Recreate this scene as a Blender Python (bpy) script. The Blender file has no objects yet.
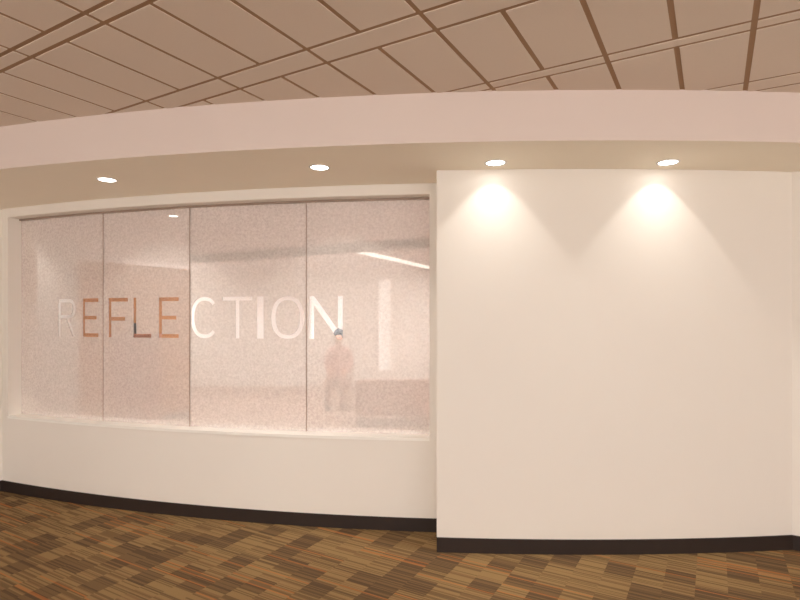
import bpy, bmesh, math, random
from mathutils import Vector, Matrix

random.seed(4)
sc = bpy.context.scene
col = sc.collection

# ------------------------------------------------------------------ camera
EYE = 1.57
FPX = 539.7
cam_d = bpy.data.cameras.new('camera')
cam = bpy.data.objects.new('camera', cam_d)
col.objects.link(cam)
cam.location = (0, 0, EYE)
cam.rotation_euler = (math.pi / 2, 0, 0)
cam_d.sensor_width = 36
cam_d.lens = FPX / 800 * 36
cam_d.shift_y = 18.8 / 800
cam_d.clip_start = 0.05
sc.camera = cam

# ------------------------------------------------------------------ world, exposure
w = bpy.data.worlds.new('world')
sc.world = w
w.use_nodes = True
w.node_tree.nodes['Background'].inputs[0].default_value = (1, .85, .7, 1)
w.node_tree.nodes['Background'].inputs[1].default_value = 0.05
sc.view_settings.view_transform = 'Standard'
sc.view_settings.look = 'None'
sc.view_settings.gamma = 1
sc.view_settings.use_curve_mapping = False
sc.view_settings.exposure = 0.07
sc.cycles.use_denoising = True
sc.cycles.max_bounces = 12
sc.cycles.diffuse_bounces = 6
sc.cycles.transparent_max_bounces = 16
sc.cycles.sample_clamp_indirect = 8

# light strengths, all in one place
DAY_FILL = 3.8               # glowing window band added behind the viewer as frontal fill
DAY_FILL_COL = (1, .97, .945, 1)
FILL_PANEL = 5.0           # unseen panels added to fill the lobby with light (emission strength)
FILL_PANEL_COL = (1, .95, .90, 1)
SPOT_RIGHT = 19         # W, lamps in the soffit beside the right wall
SPOT_LEFT = 16          # W, lamps in the soffit in front of the glass
SPOT_COL = (1, .96, .89)
LENS = 12
FILL_LAMP_W = 36             # hidden lamp added to brighten the wall behind the letters
BEAM_POW, BEAM_SKIRT = 1.6, .10
INNER_FILL = 60.0             # hidden panels added to brighten the room behind the glass
INNER_FILL_COL = (1, .98, .97, 1)

# ------------------------------------------------------------------ plan geometry
CX, CY = 1.25, 16.5               # common centre of the curved walls
R_LEFT, R_RIGHT, R_FASCIA, R_GLASS = 12.56, 12.90, 13.475, 12.44
Z_CEIL, Z_SOFFIT = EYE + 1.283, EYE + 1.0
Z_HEAD, Z_SILL = EYE + .92, EYE - .88


def arc(R, a):
    return (CX + R * math.sin(a), CY - R * math.cos(a))


def arc_angle(R, px):
    """angle on the wall circle where the sight line of picture column px meets it"""
    k = (px - 400) / FPX
    lo, hi = -0.6, 0.6
    for _ in range(60):
        m = (lo + hi) / 2
        x, y = arc(R, m)
        if x / y < k: lo = m
        else: hi = m
    return lo


A_END = arc_angle(R_LEFT, 2.5)
A_OPL = arc_angle(R_LEFT, 8)
A_OPR = arc_angle(R_LEFT, 429.5)
A_STEP = arc_angle(R_RIGHT, 436.7)
A_RC = arc_angle(R_RIGHT, 792)


# ------------------------------------------------------------------ node helpers
def srgb(r, g, b):
    f = lambda c: (c / 255 / 12.92) if c / 255 <= .04045 else ((c / 255 + .055) / 1.055) ** 2.4
    return (f(r), f(g), f(b), 1)


class NT:
    def __init__(s, name):
        s.m = bpy.data.materials.new(name)
        s.m.use_nodes = True
        s.t = s.m.node_tree
        s.b = s.t.nodes['Principled BSDF']
        s.out = s.t.nodes['Material Output']

    def n(s, typ, **kw):
        nd = s.t.nodes.new(typ)
        for k, v in kw.items(): setattr(nd, k, v)
        return nd

    def l(s, a, b):
        s.t.links.new(a, b)

    def math(s, op, a, b=None, c=None):
        nd = s.n('ShaderNodeMath', operation=op)
        for i, v in enumerate((a, b, c)):
            if v is None: continue
            if isinstance(v, (int, float)): nd.inputs[i].default_value = v
            else: s.l(v, nd.inputs[i])
        return nd.outputs[0]

    def mix(s, fac, a, b):
        nd = s.n('ShaderNodeMix', data_type='RGBA')
        for i, v in ((0, fac), (6, a), (7, b)):
            if isinstance(v, (int, float)): nd.inputs[i].default_value = v
            elif isinstance(v, tuple): nd.inputs[i].default_value = v
            else: s.l(v, nd.inputs[i])
        return nd.outputs[2]


def plain(name, color, rough=.6, metal=0, noise=0, scale=30, bump=0, spec=.3):
    """paint / metal / wood tone with a slight procedural variation"""
    s = NT(name)
    s.b.inputs['Roughness'].default_value = rough
    s.b.inputs['Metallic'].default_value = metal
    s.b.inputs['Specular IOR Level'].default_value = spec
    s.b.inputs['Base Color'].default_value = color
    if noise or bump:
        tc = s.n('ShaderNodeTexCoord')
        nz = s.n('ShaderNodeTexNoise')
        nz.inputs['Scale'].default_value = scale
        nz.inputs['Detail'].default_value = 4
        s.l(tc.outputs['Object'], nz.inputs['Vector'])
        if noise:
            d = tuple(c * (1 - noise) for c in color[:3]) + (1,)
            s.l(s.mix(nz.outputs[0], color, d), s.b.inputs['Base Color'])
        if bump:
            bp = s.n('ShaderNodeBump')
            bp.inputs['Strength'].default_value = bump
            bp.inputs['Distance'].default_value = .002
            s.l(nz.outputs[0], bp.inputs['Height'])
            s.l(bp.outputs[0], s.b.inputs['Normal'])
    return s.m


def emit(name, color, strength):
    s = NT(name)
    s.b.inputs['Base Color'].default_value = (.8, .8, .8, 1)
    s.b.inputs['Emission Color'].default_value = color
    s.b.inputs['Emission Strength'].default_value = strength
    return s.m


GA = math.radians(-30.19)          # the ceiling grid and the carpet share this direction
E_ = (math.cos(GA), math.sin(GA))
N_ = (-math.sin(GA), math.cos(GA))


def carpet():
    s = NT('striped_carpet')
    g = s.n('ShaderNodeNewGeometry')
    sp = s.n('ShaderNodeSeparateXYZ')
    s.l(g.outputs['Position'], sp.inputs[0])
    X, Y = sp.outputs[0], sp.outputs[1]
    u = s.math('ADD', s.math('MULTIPLY', X, E_[0]), s.math('MULTIPLY', Y, E_[1]))
    v = s.math('ADD', s.math('MULTIPLY', X, N_[0]), s.math('MULTIPLY', Y, N_[1]))
    COLW = .165
    ci = s.math('FLOOR', s.math('DIVIDE', s.math('ADD', u, 50.09), COLW))

    def white(a, b):
        c = s.n('ShaderNodeCombineXYZ')
        s.l(a, c.inputs[0])
        if isinstance(b, (int, float)): c.inputs[1].default_value = b
        else: s.l(b, c.inputs[1])
        wn = s.n('ShaderNodeTexWhiteNoise', noise_dimensions='2D')
        s.l(c.outputs[0], wn.inputs['Vector'])
        return wn.outputs['Value'], wn.outputs['Color']
    # blocks
    off, _ = white(ci, 3.3)
    vb = s.math('ADD', s.math('DIVIDE', s.math('ADD', v, 50), .15), s.math('MULTIPLY', off, .9))
    bi = s.math('FLOOR', vb)
    tone, _ = white(ci, bi)
    # stripes in a column; wide stripes shared by pairs of columns
    si = s.math('FLOOR', s.math('DIVIDE', s.math('ADD', v, 50), .0085))
    st, _ = white(ci, s.math('ADD', si, 900))
    cp = s.math('FLOOR', s.math('DIVIDE', ci, 3))
    sj = s.math('FLOOR', s.math('DIVIDE', s.math('ADD', v, 50), .0115))
    st2, _ = white(s.math('ADD', cp, 500), s.math('ADD', sj, 100))
    light = srgb(156, 127, 86)
    mid = srgb(120, 95, 66)
    dark = srgb(126, 100, 70)
    darker = srgb(98, 77, 57)
    orange = srgb(200, 124, 68)
    blk = s.math('GREATER_THAN', tone, .62)
    base = s.mix(blk, light, dark)
    alt = s.mix(blk, mid, darker)
    alt2 = s.mix(blk, srgb(150, 116, 80), mid)
    r1 = s.math('GREATER_THAN', st, .52)
    c = s.mix(s.math('MULTIPLY', r1, .9), base, alt)
    r2 = s.math('GREATER_THAN', st, .86)
    c = s.mix(s.math('MULTIPLY', r2, .7), c, alt2)
    r3 = s.math('GREATER_THAN', st2, .93)
    c = s.mix(s.math('MULTIPLY', r3, .5), c, orange)
    r4 = s.math('LESS_THAN', st2, .09)
    c = s.mix(s.math('MULTIPLY', r4, .6), c, darker)
    nz = s.n('ShaderNodeTexNoise')
    nz.inputs['Scale'].default_value = 260
    s.l(g.outputs['Position'], nz.inputs['Vector'])
    k = s.math('ADD', s.math('MULTIPLY', nz.outputs[0], .5), .60)
    vm = s.n('ShaderNodeVectorMath', operation='SCALE')
    s.l(c, vm.inputs[0]); s.l(k, vm.inputs['Scale'])
    s.l(vm.outputs[0], s.b.inputs['Base Color'])
    s.b.inputs['Roughness'].default_value = .95
    s.b.inputs['Specular IOR Level'].default_value = .1
    bp = s.n('ShaderNodeBump')
    bp.inputs['Strength'].default_value = .4
    bp.inputs['Distance'].default_value = .003
    s.l(nz.outputs[0], bp.inputs['Height']); s.l(bp.outputs[0], s.b.inputs['Normal'])
    return s.m


def film():
    """frosted, finely mottled film: part of what stands behind shows through"""
    s = NT('frosted_film')
    g = s.n('ShaderNodeNewGeometry')
    nz = s.n('ShaderNodeTexNoise')
    nz.inputs['Scale'].default_value = 55
    nz.inputs['Detail'].default_value = 3
    nz.inputs['Roughness'].default_value = .7
    s.l(g.outputs['Position'], nz.inputs['Vector'])
    mr = s.n('ShaderNodeMapRange')
    mr.inputs[1].default_value = .35; mr.inputs[2].default_value = .65
    s.l(nz.outputs[0], mr.inputs[0])
    c = s.mix(mr.outputs[0], FILM_A, FILM_B)
    s.l(c, s.b.inputs['Base Color'])
    s.b.inputs['Roughness'].default_value = .35
    s.b.inputs['Specular IOR Level'].default_value = .35
    tr = s.n('ShaderNodeBsdfTransparent'); tr.inputs[0].default_value = (1, .98, .96, 1)
    mx = s.n('ShaderNodeMixShader')
    fac = s.math('ADD', s.math('MULTIPLY', mr.outputs[0], -.08), FILM_OPEN + .04)
    s.l(fac, mx.inputs[0])
    s.l(s.b.outputs[0], mx.inputs[1]); s.l(tr.outputs[0], mx.inputs[2])
    s.l(mx.outputs[0], s.out.inputs[0])
    return s.m


FILM_A, FILM_B, FILM_OPEN = (.80, .74, .71, 1), (.92, .87, .84, 1), .51


def clear(name, gloss=.06, tint=(1, 1, 1, 1), body=0.0):
    s = NT(name)
    tr = s.n('ShaderNodeBsdfTransparent'); tr.inputs[0].default_value = tint
    gl = s.n('ShaderNodeBsdfGlossy'); gl.inputs['Roughness'].default_value = .03
    mx = s.n('ShaderNodeMixShader'); mx.inputs[0].default_value = gloss
    s.l(tr.outputs[0], mx.inputs[1]); s.l(gl.outputs[0], mx.inputs[2])
    o = mx.outputs[0]
    if body:
        df = s.n('ShaderNodeBsdfDiffuse'); df.inputs[0].default_value = (.9, .9, .9, 1)
        m2 = s.n('ShaderNodeMixShader'); m2.inputs[0].default_value = body
        s.l(o, m2.inputs[1]); s.l(df.outputs[0], m2.inputs[2]); o = m2.outputs[0]
    s.l(o, s.out.inputs[0])
    return s.m


M = {
    'wall': plain('warm_white_paint', srgb(242, 236, 228), .62, noise=.015, scale=6, bump=.03),
    'soffit': plain('cream_soffit_paint', srgb(254, 246, 229), .7, noise=.01, scale=6),
    'fascia': plain('fascia_paint', srgb(234, 220, 212), .7, noise=.015, scale=6),
    'tile': plain('ceiling_tile', srgb(236, 222, 208), .9, noise=.04, scale=140, bump=.15),
    'tee': plain('ceiling_grid_metal', srgb(172, 140, 110), .8),
    'base': plain('dark_rubber_base', srgb(52, 42, 38), .45, noise=.1, scale=20),
    'sill': plain('white_sill_laminate', srgb(252, 249, 243), .35),
    'carpet': carpet(),
    'film': film(),
    'glass': clear('clear_glass', .04),
    'acrylic': clear('clear_letter_acrylic', .015, (1, 1, 1, 1), .03),
    'joint': plain('joint_silicone_and_shade', srgb(160, 140, 128), .5),  # also tones the shade strip along the window head
    'trim_white': plain('white_enamel', srgb(240, 236, 230), .4),
    'lens': emit('lamp_lens', (1, .96, .9, 1), LENS),
    'fill_panel': emit('fill_panel_diffuser', FILL_PANEL_COL, FILL_PANEL),
    'inner_fill_panel': emit('inner_fill_diffuser', INNER_FILL_COL, INNER_FILL),
    'inner_wall': plain('inner_room_paint', srgb(238, 236, 232), .7, noise=.01, scale=5),
    'inner_ceil': plain('inner_room_ceiling', srgb(214, 206, 208), .8),
    'beam': plain('inner_beam_paint', srgb(84, 68, 58), .8),
    'lobby_fill': emit('lobby_fill_pane', DAY_FILL_COL, DAY_FILL),
    'day': emit('daylit_pane', (1, .97, .92, 1), .62),
    'dark': plain('dark_lacquer', srgb(36, 28, 30), .4),
    'floor_in': plain('inner_room_carpet', srgb(176, 150, 136), .95, noise=.1, scale=80),
    'skin': plain('skin', srgb(205, 150, 120), .6),
    'hair': plain('dark_hair', srgb(28, 26, 36), .6),
    'top': plain('rose_sweater', srgb(196, 146, 136), .9, noise=.1, scale=60),
    'trousers': plain('brown_trousers', srgb(176, 140, 128), .9),
    'chairwood': plain('chair_seat_fabric', srgb(196, 160, 146), .8),
    'cabinet': plain('red_brown_wood', srgb(188, 122, 92), .5, noise=.08, scale=12),
    'metal': plain('brushed_metal', srgb(150, 145, 140), .35, .9),
}


def wood():
    s = NT('honey_wood_veneer')
    tc = s.n('ShaderNodeTexCoord')
    mp = s.n('ShaderNodeMapping'); mp.inputs['Scale'].default_value = (9, 9, .8)
    nz = s.n('ShaderNodeTexNoise'); nz.inputs['Scale'].default_value = 4
    nz.inputs['Detail'].default_value = 6; nz.inputs['Distortion'].default_value = .6
    s.l(tc.outputs['Object'], mp.inputs[0]); s.l(mp.outputs[0], nz.inputs['Vector'])
    s.l(s.mix(nz.outputs[0], srgb(190, 130, 64), srgb(170, 108, 46)), s.b.inputs['Base Color'])
    s.b.inputs['Roughness'].default_value = .5
    return s.m


def shade():
    s = NT('lamp_shade_cloth')
    tl = s.n('ShaderNodeBsdfTranslucent'); tl.inputs[0].default_value = (.9, .86, .8, 1)
    tr = s.n('ShaderNodeBsdfTransparent')
    mx = s.n('ShaderNodeMixShader'); mx.inputs[0].default_value = .5
    s.l(tl.outputs[0], mx.inputs[1]); s.l(tr.outputs[0], mx.inputs[2]); s.l(mx.outputs[0], s.out.inputs[0])
    return s.m


M['shade'] = shade()
M['wood'] = wood()


# ------------------------------------------------------------------ mesh helpers
def arc_solid(bm, R0, R1, a0, a1, z0, z1, n=40, mi=0):
    """solid between two concentric arcs (R0 < R1)"""
    n = max(1, n)
    rows = []
    for i in range(n + 1):
        a = a0 + (a1 - a0) * i / n
        x0, y0 = arc(R0, a); x1, y1 = arc(R1, a)
        rows.append([bm.verts.new(p) for p in ((x0, y0, z0), (x1, y1, z0), (x1, y1, z1), (x0, y0, z1))])
    for i in range(n):
        A, B = rows[i], rows[i + 1]
        for k in range(4):
            f = bm.faces.new((A[k], A[(k + 1) % 4], B[(k + 1) % 4], B[k]))
            f.material_index = mi
    bm.faces.new(rows[0][::-1]); bm.faces.new(rows[-1])


def box(bm, x0, x1, y0, y1, z0, z1, mat=None, mi=0):
    vs = [bm.verts.new(p) for p in ((x0, y0, z0), (x1, y0, z0), (x1, y1, z0), (x0, y1, z0),
                                    (x0, y0, z1), (x1, y0, z1), (x1, y1, z1), (x0, y1, z1))]
    if mat is not None:
        for v in vs: v.co = mat @ v.co
    for q in ((3, 2, 1, 0), (4, 5, 6, 7), (0, 1, 5, 4), (1, 2, 6, 5), (2, 3, 7, 6), (3, 0, 4, 7)):
        f = bm.faces.new([vs[k] for k in q]); f.material_index = mi
    return vs


def slab(bm, p, q, thick, z0, z1, mi=0):
    """upright slab from plan point p to q, thickness to the left of p->q"""
    d = Vector((q[0] - p[0], q[1] - p[1])); L = d.length; d /= L
    mt = Matrix(((d.x, -d.y, 0, p[0]), (d.y, d.x, 0, p[1]), (0, 0, 1, 0), (0, 0, 0, 1)))
    box(bm, 0, L, min(0, thick), max(0, thick), z0, z1, mt, mi)


def lathe(bm, prof, n=32, cen=(0, 0, 0), mi=0):
    rings = []
    for r, z in prof:
        rings.append([bm.verts.new((cen[0] + r * math.cos(2 * math.pi * k / n),
                                    cen[1] + r * math.sin(2 * math.pi * k / n), cen[2] + z)) for k in range(n)])
    for a, b in zip(rings, rings[1:]):
        for k in range(n):
            f = bm.faces.new((a[k], a[(k + 1) % n], b[(k + 1) % n], b[k])); f.material_index = mi
    return rings


def make(name, bm, mat, parent=None, loc=(0, 0, 0), smooth=False, bevel=0):
    bmesh.ops.recalc_face_normals(bm, faces=bm.faces)
    me = bpy.data.meshes.new(name)
    bm.to_mesh(me); bm.free()
    for m in (mat if isinstance(mat, (list, tuple)) else [mat]): me.materials.append(m)
    if smooth:
        for p in me.polygons: p.use_smooth = True
    o = bpy.data.objects.new(name, me)
    col.objects.link(o)
    o.location = loc
    if parent: o.parent = parent
    if bevel:
        b = o.modifiers.new('bevel', 'BEVEL'); b.width = bevel; b.segments = 2; b.limit_method = 'ANGLE'
    return o


def structure(o, label=None, cat=None):
    o['kind'] = 'structure'
    if label: o['label'] = label
    if cat: o['category'] = cat
    return o


def empty(name, loc=(0, 0, 0), rz=0):
    o = bpy.data.objects.new(name, None)
    col.objects.link(o); o.location = loc; o.rotation_euler = (0, 0, rz)
    o.empty_display_size = .1
    return o


def tag(o, label, cat, group=None):
    o['label'] = label; o['category'] = cat
    if group: o['group'] = group
    return o


# ================================================================== STRUCTURE
# floor of the lobby (follows the curved wall line and runs a little under the walls)
pEnd = arc(R_LEFT, A_END)
pRC = arc(R_RIGHT, A_RC)
LW = (-6.6, pEnd[1] - 4.0)          # where the left side wall bends back
RW = (6.4, pRC[1] - 2.6)
BACK = -4.6
bm = bmesh.new()
box(bm, -7.2, 7.0, BACK - .3, 5.15, -.1, 0)
structure(make('floor', bm, M['carpet']), 'brown, tan and orange striped carpet floor of the lobby', 'floor')

# ceiling: lay-in panels and narrow strips proud of a recessed grid
bm = bmesh.new()
box(bm, -7.2, 7.0, BACK - .3, 6.0, Z_CEIL + .004, Z_CEIL + .12, mi=1)
H = 1.283
B0, BP = -2.2593 * H, .23775 * H
s1u, s1l, s2u, s2l, per = 1.0089 * H, 1.0759 * H, 1.5587 * H, 1.6809 * H, 1.1553 * H
gap = .0125


def tile(u0, u1, v0, v1):
    u0 += gap; u1 -= gap; v0 += gap; v1 -= gap
    cs = [(E_[0] * u + N_[0] * v, E_[1] * u + N_[1] * v) for u, v in ((u0, v0), (u1, v0), (u1, v1), (u0, v1))]
    if not all(-7.1 < x < 6.9 and BACK - .2 < y < 5.0 for x, y in cs): return
    if all(math.hypot(x - CX, y - CY) < R_FASCIA - .25 for x, y in cs): return
    lo = [bm.verts.new((x, y, Z_CEIL)) for x, y in cs]
    hi = [bm.verts.new((x, y, Z_CEIL + .0045)) for x, y in cs]
    bm.faces.new(lo)
    for k in range(4): bm.faces.new((lo[k], lo[(k + 1) % 4], hi[(k + 1) % 4], hi[k]))


for j in range(-9, 5):
    o = j * per
    # u cells are wide strips between crossing lines (even index) and panels between every line
    for k in range(-30, 46):
        a = B0 + k * BP
        tile(a, a + BP, s1l + o, s2u + o)
        tile(a, a + BP, s2l + o, s1u + per + o)
        if k % 2 == 0:
            tile(a, a + 2 * BP, s1u + o, s1l + o)
            tile(a, a + 2 * BP, s2u + o, s2l + o)
structure(make('ceiling', bm, [M['tile'], M['tee']]), 'beige lay-in panel ceiling with recessed grid lines', 'ceiling')

# soffit with its curved fascia
bm = bmesh.new()
arc_solid(bm, 12.34, R_FASCIA, A_END - .12, A_RC + .12, Z_SOFFIT, Z_CEIL + .005, 90)
sof = make('ceiling_soffit', bm, [M['soffit'], M['fascia']])
for p in sof.data.polygons:
    if abs(p.normal.z) < .5: p.material_index = 1
structure(sof, 'curved soffit hanging over the wall with four round lamps', 'soffit')

# left, recessed curved wall with the window opening
bm = bmesh.new()
RI = R_LEFT - .26
arc_solid(bm, RI, R_LEFT, A_END - .004, A_STEP + .06, 0, Z_SILL - .022, 70)
arc_solid(bm, RI, R_LEFT, A_END - .004, A_STEP + .06, Z_HEAD, Z_SOFFIT, 70)
arc_solid(bm, RI, R_LEFT, A_END - .004, A_OPL, Z_SILL - .022, Z_HEAD, 2)
arc_solid(bm, RI, R_LEFT, A_OPR, A_STEP + .06, Z_SILL - .022, Z_HEAD, 6)
structure(make('wall_left', bm, M['wall']), 'curved white wall under and around the frosted window', 'wall')
bm = bmesh.new()
arc_solid(bm, R_LEFT, R_LEFT + .009, A_END, A_STEP, 0, .098, 60)
structure(make('baseboard_left', bm, M['base']), 'dark brown baseboard under the frosted window', 'baseboard')

# right wall standing proud of it
bm = bmesh.new()
arc_solid(bm, R_LEFT + .001, R_RIGHT, A_STEP, A_RC + .02, 0, Z_SOFFIT, 50)
structure(make('wall_right', bm, M['wall']), 'curved white wall lit by two round lamps', 'wall')
bm = bmesh.new()
arc_solid(bm, R_RIGHT, R_RIGHT + .009, A_STEP, A_RC, 0, .098, 50)
structure(make('baseboard_right', bm, M['base']), 'dark brown baseboard under the lamp-lit right wall', 'baseboard')

# the side walls of the lobby
def side_wall(name, pts, label):
    bm = bmesh.new()
    for p, q in zip(pts, pts[1:]): slab(bm, p, q, .15, 0, Z_CEIL + .01)
    structure(make(name, bm, M['wall']), label, 'wall')

side_wall('wall_far_right', [(pRC[0], pRC[1]), RW, (RW[0], BACK)], 'white side wall turning toward the viewer at the far right')
side_wall('wall_far_left', [(LW[0], BACK), LW, (pEnd[0], pEnd[1])], 'white side wall at the far left edge')
side_wall('wall_back', [(RW[0] + .15, BACK), (LW[0] - .15, BACK)], 'white wall behind the viewer')
bm = bmesh.new()
slab(bm, (pRC[0] + .003, pRC[1] - .002), RW, -.009, 0, .098)
structure(make('baseboard_far_right', bm, M['base']), 'dark baseboard of the side wall at the right edge', 'baseboard')
bm = bmesh.new()
slab(bm, LW, (pEnd[0], pEnd[1]), -.009, 0, .098)
structure(make('baseboard_far_left', bm, M['base']), 'dark baseboard of the side wall at the left edge', 'baseboard')

# unseen window band, added to light the walls from the front
wb = empty('fill_window', (0, BACK, .35))
structure(wb, 'wide glowing window band added behind the viewer as fill light', 'window')
bm = bmesh.new()
NB, WB, HB = 8, 12.0, 2.25
for k in range(NB + 1):
    x = -WB / 2 + WB * k / NB
    box(bm, x - .03, x + .03, 0, .06, 0, HB)
box(bm, -WB / 2 - .03, WB / 2 + .03, 0, .06, -.05, 0); box(bm, -WB / 2 - .03, WB / 2 + .03, 0, .06, HB, HB + .05)
make('frame', bm, M['trim_white'], wb)
for k in range(NB):
    x = -WB / 2 + WB * k / NB
    bm = bmesh.new()
    box(bm, x + .031, x + WB / NB - .031, .01, .02, .001, HB - .001)
    make('pane', bm, M['lobby_fill'], wb)

# ------------------------------------------------------------------ the frosted window
win = empty('window_1', (arc(R_GLASS, A_OPL)[0], arc(R_GLASS, A_OPL)[1], Z_SILL))
structure(win, 'long frosted window of four glass panes set in the curved wall', 'window')
wl = Vector(win.location)


def win_child(o):
    o.parent = win
    o.matrix_parent_inverse = Matrix.Translation(-wl)
    return o


bm = bmesh.new()
arc_solid(bm, RI, R_LEFT + .004, A_OPL, A_OPR, Z_SILL - .022, Z_SILL, 50)
win_child(make('sill', bm, M['sill']))
joints = [A_OPL] + [arc_angle(R_GLASS, x) for x in (103.5, 190, 306.5)] + [A_OPR]
nodes = [Vector(arc(R_GLASS, a)) for a in joints]


class Pane:
    def __init__(s, p, q):
        s.p, s.q = p, q
        s.d = (q - p).normalized(); s.L = (q - p).length
        # local axes: x along the pane, y up, z out toward the lobby
        out = Vector((s.d.y, -s.d.x))
        s.m = Matrix(((s.d.x, 0, out.x, p.x), (s.d.y, 0, out.y, p.y), (0, 1, 0, 0), (0, 0, 0, 1)))

    def u(s, px):
        k = (px - 400) / FPX
        # p + d*u = t*(k,1)
        return (k * s.p.y - s.p.x) / (s.d.x - k * s.d.y)


panes = [Pane(a, b) for a, b in zip(nodes, nodes[1:])]

# ---- letter outlines: list of closed loops in a box w x h; S stem width, T bar thickness
def loop_rect(x0, y0, x1, y1): return [(x0, y0), (x1, y0), (x1, y1), (x0, y1)]


def ell(cx, cy, rx, ry, a0, a1, n):
    """superellipse-like arc of a grotesque letter"""
    r = []
    for i in range(n + 1):
        a = math.radians(a0 + (a1 - a0) * i / n)
        c, s_ = math.cos(a), math.sin(a)
        e = .86
        r.append((cx + rx * math.copysign(abs(c) ** e, c), cy + ry * math.copysign(abs(s_) ** e, s_)))
    return r


def glyph(ch, w, h, S, T):
    if ch == 'E':
        return [[(0, 0), (w, 0), (w, T), (S, T), (S, h * .5 - T / 2), (w * .88, h * .5 - T / 2), (w * .88, h * .5 + T / 2),
                 (S, h * .5 + T / 2), (S, h - T), (w, h - T), (w, h), (0, h)]]
    if ch == 'F':
        return [[(0, 0), (S, 0), (S, h * .47 - T / 2), (w * .86, h * .47 - T / 2), (w * .86, h * .47 + T / 2),
                 (S, h * .47 + T / 2), (S, h - T), (w, h - T), (w, h), (0, h)]]
    if ch == 'L':
        return [[(0, 0), (w, 0), (w, T), (S, T), (S, h), (0, h)]]
    if ch == 'T':
        m = w / 2
        return [[(m - S / 2, 0), (m + S / 2, 0), (m + S / 2, h - T), (w, h - T), (w, h), (0, h), (0, h - T), (m - S / 2, h - T)]]
    if ch == 'I':
        return [loop_rect(0, 0, w, h)]
    if ch == 'N':
        D = S * 1.25
        return [[(0, 0), (S, 0), (S, h - D * 1.5), (w - S, 0), (w, 0), (w, h), (w - S, h), (w - S, D * 1.5), (S, h), (0, h)]]
    if ch == 'O':
        return [ell(w / 2, h / 2, w / 2, h / 2, 0, 360, 64)[:-1],
                ell(w / 2, h / 2, w / 2 - S, h / 2 - T, 0, 360, 64)[:-1]]
    if ch == 'C':
        o = ell(w / 2, h / 2, w / 2, h / 2, 42, 318, 50)
        i = ell(w / 2, h / 2, w / 2 - S, h / 2 - T, 318, 42, 50)
        return [o + i]
    if ch == 'R':
        bh = h * .53                      # bowl
        cy = h - bh / 2
        rx = bh / 2
        x1 = w - rx - .0 * w
        outer = [(0, 0), (S, 0), (S, h - bh), (w * .46, h - bh), (w - S * 1.05, 0), (w, 0), (w * .46 + S * 1.02, h - bh + T * .1)]
        bowl = ell(max(w * .45, w - rx), cy, w - max(w * .45, w - rx), bh / 2, -62, 90, 20)
        outer += bowl + [(0, h)]
        ix = max(w * .45, w - rx)
        inner = [(S, h - bh + T)] + ell(ix, cy, w - ix - S, bh / 2 - T, -90, 90, 18) + [(S, h - T)]
        return [outer, inner]


def filled(name, loops, depth, mat, pane, zoff, parent=None, flat_origin=None):
    cu = bpy.data.curves.new(name, 'CURVE')
    cu.dimensions = '2D'; cu.fill_mode = 'BOTH'; cu.extrude = depth / 2
    for lp in loops:
        sp = cu.splines.new('POLY'); sp.points.add(len(lp) - 1)
        for k, (x, y) in enumerate(lp): sp.points[k].co = (x, y, 0, 1)
        sp.use_cyclic_u = True
    tmp = bpy.data.objects.new(name, cu); col.objects.link(tmp)
    dg = bpy.context.evaluated_depsgraph_get(); dg.update()
    me = bpy.data.meshes.new_from_object(tmp.evaluated_get(dg))
    bpy.data.objects.remove(tmp)
    me.transform(pane.m @ Matrix.Translation((0, 0, zoff)))
    me.name = name
    me.materials.clear(); me.materials.append(mat)
    for p in me.polygons: p.material_index = 0; p.use_smooth = False
    o = bpy.data.objects.new(name, me); col.objects.link(o)
    return o


Z_LB, L_H = EYE - .158, .336
# letter, pane, left and right picture column of its box, stem width, label
WORD = [
    ('R', 0, 58.3, 75.8, .034, 'clear letter R, the faint grey first letter on the frosted window'),
    ('E', 0, 82.8, 98.8, .030, 'clear letter E between R and F, wood tone showing through'),
    ('F', 1, 108.6, 128.2, .032, 'clear letter F showing wood tone through the frosted glass'),
    ('L', 1, 133.4, 151.6, .032, 'clear letter L with the dark lower stem'),
    ('E', 1, 158.8, 179.0, .034, 'clear letter E between L and C, strong wood tone'),
    ('C', 2, 190.9, 218.4, .034, 'clear white-looking letter C right of the wood-toned letters'),
    ('T', 2, 222.6, 252.6, .036, 'clear white-looking letter T on the frosted window'),
    ('I', 2, 257.0, 263.8, .036, 'clear white-looking letter I between T and O'),
    ('O', 2, 271.3, 304.2, .038, 'clear white-looking round letter O on the frosted window'),
    ('N', 3, 309.0, 342.8, .042, 'clear white-looking letter N, last of the word, dark spot at its foot'),
]
holes = {0: [], 1: [], 2: [], 3: []}
for ch, pi, xa, xb, S, lab in WORD:
    pn = panes[pi]
    u0, u1 = pn.u(xa), pn.u(xb)
    g = glyph(ch, u1 - u0, L_H, S, .031)
    g = [[(x + u0, y + Z_LB) for x, y in lp] for lp in g]
    holes[pi].append((g, lab))

for pi, pn in enumerate(panes):
    # clear glass pane
    bm = bmesh.new()
    box(bm, .003, pn.L - .003, Z_SILL, Z_HEAD, -.016, -.008, pn.m)
    gp = win_child(make('glass_pane', bm, M['glass']))
    loops = [[(.003, Z_SILL + .001), (pn.L - .003, Z_SILL + .001), (pn.L - .003, Z_HEAD - .001), (.003, Z_HEAD - .001)]]
    for g, lab in holes[pi]: loops += g
    f = filled('frosted_film', loops, .008, M['film'], pn, 0)
    f.parent = gp
    f['label'] = 'mottled frosted film with letters cut out'
    for g, lab in holes[pi]:
        # each letter a clear inlay with a small clearance in its opening
        me_o = filled('letter', g, .003, M['acrylic'], pn, -.0025)
        c = sum((v.co for v in me_o.data.vertices), Vector()) / len(me_o.data.vertices)
        me_o.data.transform(Matrix.Translation(-c)); me_o.location = c
        tag(me_o, lab, 'letter', 'letters of the word on the frosted window')
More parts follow.
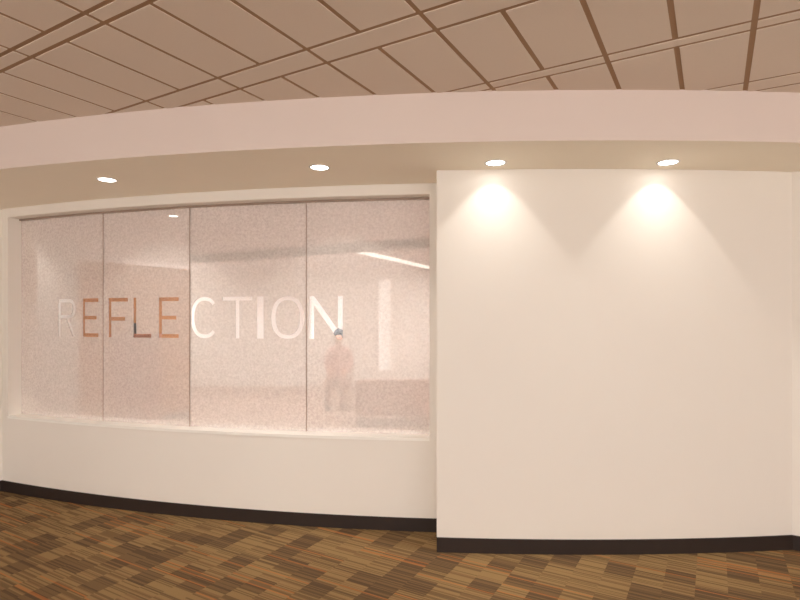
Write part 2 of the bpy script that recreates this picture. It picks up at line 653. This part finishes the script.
# joints between panes, and a coloured strip for the shade along the head
for a in joints[1:-1]:
    bm = bmesh.new()
    x, y = arc(R_GLASS, a)
    mt = Matrix.Translation((x, y, 0)) @ Matrix.Rotation(a, 4, 'Z')
    box(bm, -.0028, .0028, -.006, .016, Z_SILL, Z_HEAD, mt)
    win_child(make('pane_joint', bm, M['joint']))
bm = bmesh.new()
arc_solid(bm, R_GLASS + .006, R_GLASS + .022, A_OPL, A_OPR, Z_HEAD - .014, Z_HEAD, 50)
win_child(make('head_shade_strip', bm, M['joint']))
# ------------------------------------------------------------------ lamps of the lobby
def downlight(x, y, z, label, group, power, size_deg=88, blend=.3, r=.064, light_col=SPOT_COL, lens=None, tilt=None):
    t = empty('downlight', (x, y, z))
    tag(t, label, 'ceiling light', group)
    bm = bmesh.new()
    lathe(bm, [(r * .86, .0), (r * .90, -.004), (r * 1.08, -.005), (r * 1.12, 0)], 40)
    make('trim_ring', bm, M['trim_white'], t, smooth=True)
    bm = bmesh.new()
    rg = lathe(bm, [(r * .90, -.0015), (r * .5, -.003), (.004, -.0035)], 40)
    bm.faces.new(rg[-1])
    make('lamp_lens', bm, lens or M['lens'], t, smooth=True)
    ld = bpy.data.lights.new('lamp', 'SPOT')
    ld.energy = power; ld.color = light_col
    ld.spot_size = math.radians(size_deg); ld.spot_blend = blend; ld.shadow_soft_size = .02
    lo = bpy.data.objects.new('lamp', ld); col.objects.link(lo); lo.parent = t
    lo.location = (0, 0, -.012)
    tl = math.radians(tilt[0]) if tilt else 0
    if tilt: lo.rotation_euler = (tl, 0, tilt[1])
    # photometric profile of a recessed lamp: strong straight down, weak skirt to the side
    ld.use_nodes = True
    nt = ld.node_tree
    em = nt.nodes['Emission']
    tc = nt.nodes.new('ShaderNodeTexCoord')
    dt = nt.nodes.new('ShaderNodeVectorMath'); dt.operation = 'DOT_PRODUCT'
    dt.inputs[1].default_value = (0, -math.sin(tl), -math.cos(tl))
    nt.links.new(tc.outputs['Normal'], dt.inputs[0])
    prev = dt.outputs['Value']
    for op, val in (('ABSOLUTE', None), ('POWER', BEAM_POW), ('ADD', BEAM_SKIRT)):
        mn = nt.nodes.new('ShaderNodeMath'); mn.operation = op
        nt.links.new(prev, mn.inputs[0])
        if val is not None: mn.inputs[1].default_value = val
        prev = mn.outputs[0]
    fo = nt.nodes.new('ShaderNodeLightFalloff')      # deep-set source: softer falloff along the wall
    nt.links.new(prev, fo.inputs['Strength'])
    nt.links.new(fo.outputs['Linear'], em.inputs['Strength'])
    return t


for px, py, lab, pw in ((107, 181, 'round soffit lamp farthest left, over the frosted window', SPOT_LEFT),
                        (319.5, 168, 'round soffit lamp over the right part of the frosted window', SPOT_LEFT),
                        (495.5, 162.5, 'round soffit lamp over the left bright scallop on the plain wall', SPOT_RIGHT),
                        (668, 161.5, 'round soffit lamp over the right bright scallop, farthest right', SPOT_RIGHT)):
    a = arc_angle(13.06, px)
    x, y = arc(13.06, a)
    downlight(x, y, Z_SOFFIT, lab, 'round lamps in the soffit', pw, tilt=(20, a))


def fill_panel(x, y, z, label, group, mat, L=1.2, W=.6, rz=GA):  # out-of-view panel, added only for the light it gives
    t = empty('fill_panel_light', (x, y, z), rz)
    tag(t, label, 'ceiling light', group)
    bm = bmesh.new()
    for b in ((-L / 2, L / 2, -W / 2, -W / 2 + .03), (-L / 2, L / 2, W / 2 - .03, W / 2),
              (-L / 2, -L / 2 + .03, -W / 2 + .03, W / 2 - .03), (L / 2 - .03, L / 2, -W / 2 + .03, W / 2 - .03)):
        box(bm, b[0], b[1], b[2], b[3], -.022, 0)
    make('frame', bm, M['trim_white'], t)
    bm = bmesh.new()
    box(bm, -L / 2 + .03, L / 2 - .03, -W / 2 + .03, W / 2 - .03, -.014, -.004)
    make('diffuser', bm, mat, t)


for x, y, wh in ((-3.6, .6, 'left of'), (0, .2, 'over'), (3.6, .4, 'right of'),
                 (-3.6, -2.2, 'behind and left of'), (0, -2.4, 'behind'), (3.6, -2.2, 'behind and right of')):
    fill_panel(x, y, Z_CEIL, 'unseen fill panel added in the lobby ceiling, %s the viewer' % wh, 'added fill panels of the lobby', M['fill_panel'])

# ================================================================== THE ROOM BEHIND THE GLASS
ZIC = EYE + 1.13
bm = bmesh.new()
box(bm, -8, 5.2, 5.15, 13, -.1, 0)
box(bm, .9, 5.2, 4.3, 5.15, -.1, 0)
structure(make('floor_inner_room', bm, M['floor_in']), 'floor of the room behind the frosted glass', 'floor')
bm = bmesh.new()
# the inner ceiling follows the curved wall
n = 30
a0, a1 = -.62, .3
for i in range(n):
    pa, pb = arc(R_LEFT - .262, a0 + (a1 - a0) * i / n), arc(R_LEFT - .262, a0 + (a1 - a0) * (i + 1) / n)
    q = [(pa[0], pa[1]), (pb[0], pb[1]), (pb[0], 13.0), (pa[0], 13.0)]
    lo = [bm.verts.new((x, y, ZIC)) for x, y in q]; hi = [bm.verts.new((x, y, ZIC + .1)) for x, y in q]
    bm.faces.new(lo); bm.faces.new(hi)
    for k in range(4): bm.faces.new((lo[k], lo[(k + 1) % 4], hi[(k + 1) % 4], hi[k]))
bmesh.ops.remove_doubles(bm, verts=bm.verts, dist=1e-5)
structure(make('ceiling_inner_room', bm, M['inner_ceil']), 'pale ceiling of the room behind the frosted glass', 'ceiling')
bm = bmesh.new()
slab(bm, (-6.2, 12.6), (5, 12.6), .12, 0, ZIC)
structure(make('wall_inner_back', bm, M['inner_wall']), 'pale far wall of the room behind the glass', 'wall')
bm = bmesh.new()
slab(bm, (-5.9, 5.6), (-5.9, 12.6), .12, 0, ZIC)
slab(bm, (-5.9, 6.95), (-4.42, 7.36), .1, 0, ZIC)
structure(make('wall_inner_left', bm, M['inner_wall']), 'pale left wall of the room behind the glass', 'wall')
bm = bmesh.new()
slab(bm, (3.6, 12.6), (3.6, 4.3), .12, 0, ZIC)
structure(make('wall_inner_right', bm, M['inner_wall']), 'pale right wall of the room behind the glass', 'wall')
bm = bmesh.new()
slab(bm, (-3.78, 9.64), (3.59, 5.86), .12, EYE + 1.0, ZIC)
structure(make('ceiling_beam', bm, M['beam']), 'shallow brown-grey beam crossing the ceiling behind the glass', 'beam')

# lit pane beside the far wall
wn = empty('window_2', (-.36, 12.6, .35))
structure(wn, 'tall narrow daylit window in the far wall, seen through the frosted glass', 'window')
bm = bmesh.new()
for b in ((-.17, -.14, 0, 2.16), (.14, .17, 0, 2.16), (-.14, .14, 0, .03), (-.14, .14, 2.13, 2.16)):
    box(bm, b[0], b[1], -.03, 0, b[2], b[3])
make('frame', bm, M['trim_white'], wn)
bm = bmesh.new()
box(bm, -.14, .14, -.012, -.002, .03, 2.13)
make('pane', bm, M['day'], wn)

# wood partition
pp, pq = Vector((-4.37, 7.38)), Vector((-3.44, 8.82))
d = (pq - pp); L = d.length
wp = empty('wood_partition', (pp.x, pp.y, 0), math.atan2(d.y, d.x))
tag(wp, 'honey-coloured wood partition seen through the left panes of the frosted window', 'partition')
bm = bmesh.new()
box(bm, 0, L, -.04, .04, .08, EYE + .8)
make('panel', bm, M['wood'], wp)
bm = bmesh.new()
box(bm, .02, L - .02, -.03, .03, 0, .08)
make('plinth', bm, M['dark'], wp)

# tall cabinet with a small dark vase that shows in the letter L
zp = 7.0
cb = empty('tall_cabinet', (-3.39, zp, 0), .35)
tag(cb, 'red-brown tall cabinet in front of the wood partition, behind the letter L', 'cabinet')
bm = bmesh.new(); box(bm, -.30, .26, -.17, .17, .08, EYE - .22); make('body', bm, M['cabinet'], cb, bevel=.004)
bm = bmesh.new(); box(bm, -.31, .27, -.18, .18, EYE - .22, EYE - .195); make('top', bm, M['cabinet'], cb, bevel=.004)
bm = bmesh.new(); box(bm, -.28, .24, -.15, .15, 0, .08); make('plinth', bm, M['dark'], cb)
for x0, x1, hx in ((-.29, -.023, -.05), (-.017, .25, .01)):
    bm = bmesh.new(); box(bm, x0, x1, -.186, -.171, .10, EYE - .235)
    dr = make('door', bm, M['cabinet'], cb, bevel=.003)
    bm = bmesh.new(); box(bm, hx - .006, hx + .006, -.205, -.187, .7, .85)
    make('handle', bm, M['metal'], dr)
va = tag(empty('vase', ((135.2 - 400) / FPX * zp - .02, zp, EYE - .195)), 'small dark vase on the tall cabinet, seen through the foot of the letter L', 'vase')
bm = bmesh.new()
rg = lathe(bm, [(.035, 0), (.058, .03), (.062, .075), (.04, .115), (.034, .14), (.028, .14), (.030, .11), (.02, .02)], 28)
bm.faces.new(rg[0]); bm.faces.new(rg[-1])
make('body', bm, M['dark'], va, smooth=True)

# hidden floor lamp, added behind the partition to brighten the far wall
fl = tag(empty('fill_floor_lamp', (-4.95, 11.75, 0)), 'hidden fill lamp added behind the wood partition to brighten the far wall', 'lamp')
bm = bmesh.new(); rg = lathe(bm, [(.14, 0), (.14, .02), (.02, .03)], 28); bm.faces.new(rg[0]); make('base', bm, M['metal'], fl, smooth=False)
bm = bmesh.new(); lathe(bm, [(.011, .03), (.011, 1.62)], 12); make('pole', bm, M['metal'], fl, smooth=True)
bm = bmesh.new(); lathe(bm, [(.20, 1.55), (.15, 1.82)], 32); make('lamp_shade', bm, M['shade'], fl, smooth=True)
ld = bpy.data.lights.new('bulb', 'POINT'); ld.energy = FILL_LAMP_W; ld.color = (1, .95, .90); ld.shadow_soft_size = .06
lo = bpy.data.objects.new('bulb', ld); col.objects.link(lo); lo.parent = fl; lo.location = (0, 0, 1.70)

# ceiling lamps of that room
t = downlight(-2.49, 5.93, ZIC, 'small round lamp seen through the second pane of the frosted window', 'lamps behind the glass',
              12, 100, .6, .055, (1, .95, .88))
t = downlight(-4.97, 7.02, ZIC, 'round lamp behind the left end of the frosted window', 'lamps behind the glass',
              42, 110, .6, .055, (1, .93, .82))
# linear lamp
lt = empty('linear_light', (-.62, 8.9, ZIC - .002), math.atan2(3.2, 1.5))
tag(lt, 'long slim lit ceiling lamp behind the right pane, upper right', 'ceiling light')
bm = bmesh.new(); box(bm, 0, 3.4, -.13, .13, -.03, 0); make('housing', bm, M['trim_white'], lt)
bm = bmesh.new(); box(bm, .02, 3.38, -.12, .12, -.036, -.03); make('diffuser', bm, emit('linear_diffuser', (1, .95, .88, 1), 2.2), lt)

for x, y, lab in ((2.2, 6.2, 'hidden fill panel added behind the right wall, nearest the lobby'),
                  (2.2, 9.6, 'hidden fill panel added behind the right wall, far end'),
                  (2.2, 11.7, 'hidden fill panel added behind the right wall, close to the far wall'),
                  ):
    fill_panel(x, y, ZIC, lab, 'added fill panels behind the glass', M['inner_fill_panel'], rz=0, L=1.1, W=.55)  # kept out of sight, added to raise this room's brightness
fill_panel(-5.25, 6.25, ZIC, 'small fill panel added behind the glass, beyond its left end', 'added fill panels behind the glass', M['inner_fill_panel'], rz=0, L=.5, W=.25)  # added out of sight to brighten the wall behind the R

# extra panels hidden behind the ceiling beam, added to brighten the far wall
for k, LL, lab in ((.24, 1.7, 'slim hidden fill panel added behind the ceiling beam, at its left end'),
                   (.42, 1.2, 'slim hidden fill panel added behind the ceiling beam, near its middle')):
    bx, by = -5.4 + 8.99 * k, 10.47 - 4.61 * k
    fill_panel(bx + .30, by + .58, ZIC, lab, 'added slim fill panels behind the ceiling beam', M['inner_fill_panel'], L=LL, W=.3, rz=math.atan2(-4.61, 8.99))

# low sofa with its back to the glass
so = empty('sofa', (-.10, 8.0, 0))
tag(so, 'low reddish-brown sofa blurred behind the lower right of the frosted window', 'sofa')
bm = bmesh.new(); box(bm, -.55, .62, 0, .62, .16, .42); make('seat', bm, M['chairwood'], so, bevel=.04)
bm = bmesh.new(); box(bm, -.55, .62, -.17, -.002, .16, .68); make('backrest', bm, M['chairwood'], so, bevel=.04)
for sx in (-.49, .56):
    for sy in (-.10, .55):
        bm = bmesh.new(); box(bm, sx - .02, sx + .02, sy - .02, sy + .02, 0, .16); make('leg', bm, M['dark'], so)

# ------------------------------------------------------------------ seated person and the chair
PX, PY = -1.10, 9.6


def chair(x, y, rz):
    t = empty('side_chair', (x, y, 0), rz)
    tag(t, 'brown side chair under the seated person behind the frosted glass', 'chair')
    bm = bmesh.new(); box(bm, -.24, .24, -.23, .27, .40, .445); make('seat', bm, M['chairwood'], t, bevel=.015)
    bm = bmesh.new(); box(bm, -.23, .23, .27, .31, .58, .92); make('backrest', bm, M['chairwood'], t, bevel=.012)
    for sx in (-1, 1):
        for sy in (-1, 1):
            bm = bmesh.new()
            lathe(bm, [(.012, 0), (.015, .40 if sy < 0 else .60)], 12, (sx * .20, sy * .20 + (.09 if sy > 0 else 0), 0))
            bmesh.ops.holes_fill(bm, edges=bm.edges)
            make('leg', bm, M['metal'], t)


chair(PX, PY, 0)


def skinned(name, verts, edges, radii, mat, parent, sub=2):
    me = bpy.data.meshes.new(name)
    me.from_pydata(verts, edges, [])
    o = bpy.data.objects.new(name, me); col.objects.link(o)
    o.modifiers.new('skin', 'SKIN')
    if not me.skin_vertices: pass
    for i, r in enumerate(radii):
        me.skin_vertices[0].data[i].radius = (r, r) if not isinstance(r, tuple) else r
    me.skin_vertices[0].data[0].use_root = True
    ss = o.modifiers.new('sub', 'SUBSURF'); ss.levels = sub; ss.render_levels = sub
    dg = bpy.context.evaluated_depsgraph_get(); dg.update()
    m2 = bpy.data.meshes.new_from_object(o.evaluated_get(dg))
    bpy.data.objects.remove(o)
    m2.materials.clear()
    for m in (mat if isinstance(mat, list) else [mat]): m2.materials.append(m)
    for p in m2.polygons: p.use_smooth = True; p.material_index = 0
    o = bpy.data.objects.new(name, m2); col.objects.link(o); o.parent = parent
    return o


pr = empty('person', (PX, PY, 0))
tag(pr, 'seated person with dark hair and rose top, blurred behind the last letter N', 'person')
V = [(0, .08, .54), (0, .10, .72), (0, .11, .88), (0, .11, .99), (0, .095, 1.08), (0, .08, 1.14), (0, .075, 1.21), (0, .085, 1.29)]
Rr = [(.16, .12), (.15, .11), (.165, .115), (.15, .10), (.055, .055), (.058, .062), (.078, .092), (.07, .085)]
Eg = [(i, i + 1) for i in range(7)]


def add(p, r, par):
    V.append(p); Rr.append(r); Eg.append((par, len(V) - 1)); return len(V) - 1


for s in (-1, 1):
    a = add((s * .17, .11, 1.0), .062, 3); a = add((s * .235, .06, .78), .045, a); a = add((s * .15, -.16, .66), .034, a)
    hnd = add((s * .11, -.24, .645), .030, a)
    for k, (fx, ln) in enumerate(((-.024, .075), (-.008, .085), (.009, .08), (.025, .065))):
        f1 = add((s * .11 + fx, -.24 - ln * .55, .640), .010, hnd)
        add((s * .11 + fx, -.24 - ln, .622), .008, f1)
    add((s * .11 - s * .045, -.265, .648), .010, hnd)
    l = add((s * .10, .0, .53), .088, 0); l = add((s * .12, -.36, .54), .062, l); l = add((s * .12, -.38, .30), .052, l)
    l = add((s * .12, -.36, .07), .038, l); add((s * .13, -.50, .035), .032, l)
body = skinned('body', V, Eg, Rr, [M['skin'], M['top'], M['trousers'], M['dark']], pr)
for p in body.data.polygons:
    c = p.center
    if c.z < .09 : p.material_index = 3
    elif c.z < .62 and not (c.y < -.17 and c.z > .60): p.material_index = 2
    elif c.z < 1.09 and not (c.y < -.19): p.material_index = 1
bm = bmesh.new()
bmesh.ops.create_uvsphere(bm, u_segments=24, v_segments=16, radius=1)
for v in bm.verts:
    v.co = Vector((v.co.x * .094, v.co.y * .108, v.co.z * .115)) + Vector((0, .10, 1.285))
bmesh.ops.bisect_plane(bm, geom=bm.verts[:] + bm.edges[:] + bm.faces[:], plane_co=(0, .04, 1.28), plane_no=(0, -1, -.55), clear_outer=True)
make('hair', bm, M['hair'], pr, smooth=True)
for s in (-1, 1):
    bm = bmesh.new(); bmesh.ops.create_uvsphere(bm, u_segments=10, v_segments=8, radius=.011, matrix=Matrix.Translation((s * .03, -.008, 1.235)))
    make('eye', bm, M['dark'], pr, smooth=True)
bm = bmesh.new(); bmesh.ops.create_cone(bm, segments=8, radius1=.016, radius2=.005, depth=.04, cap_ends=True, matrix=Matrix.Translation((0, -.015, 1.21)))
make('nose', bm, M['skin'], pr, smooth=True)
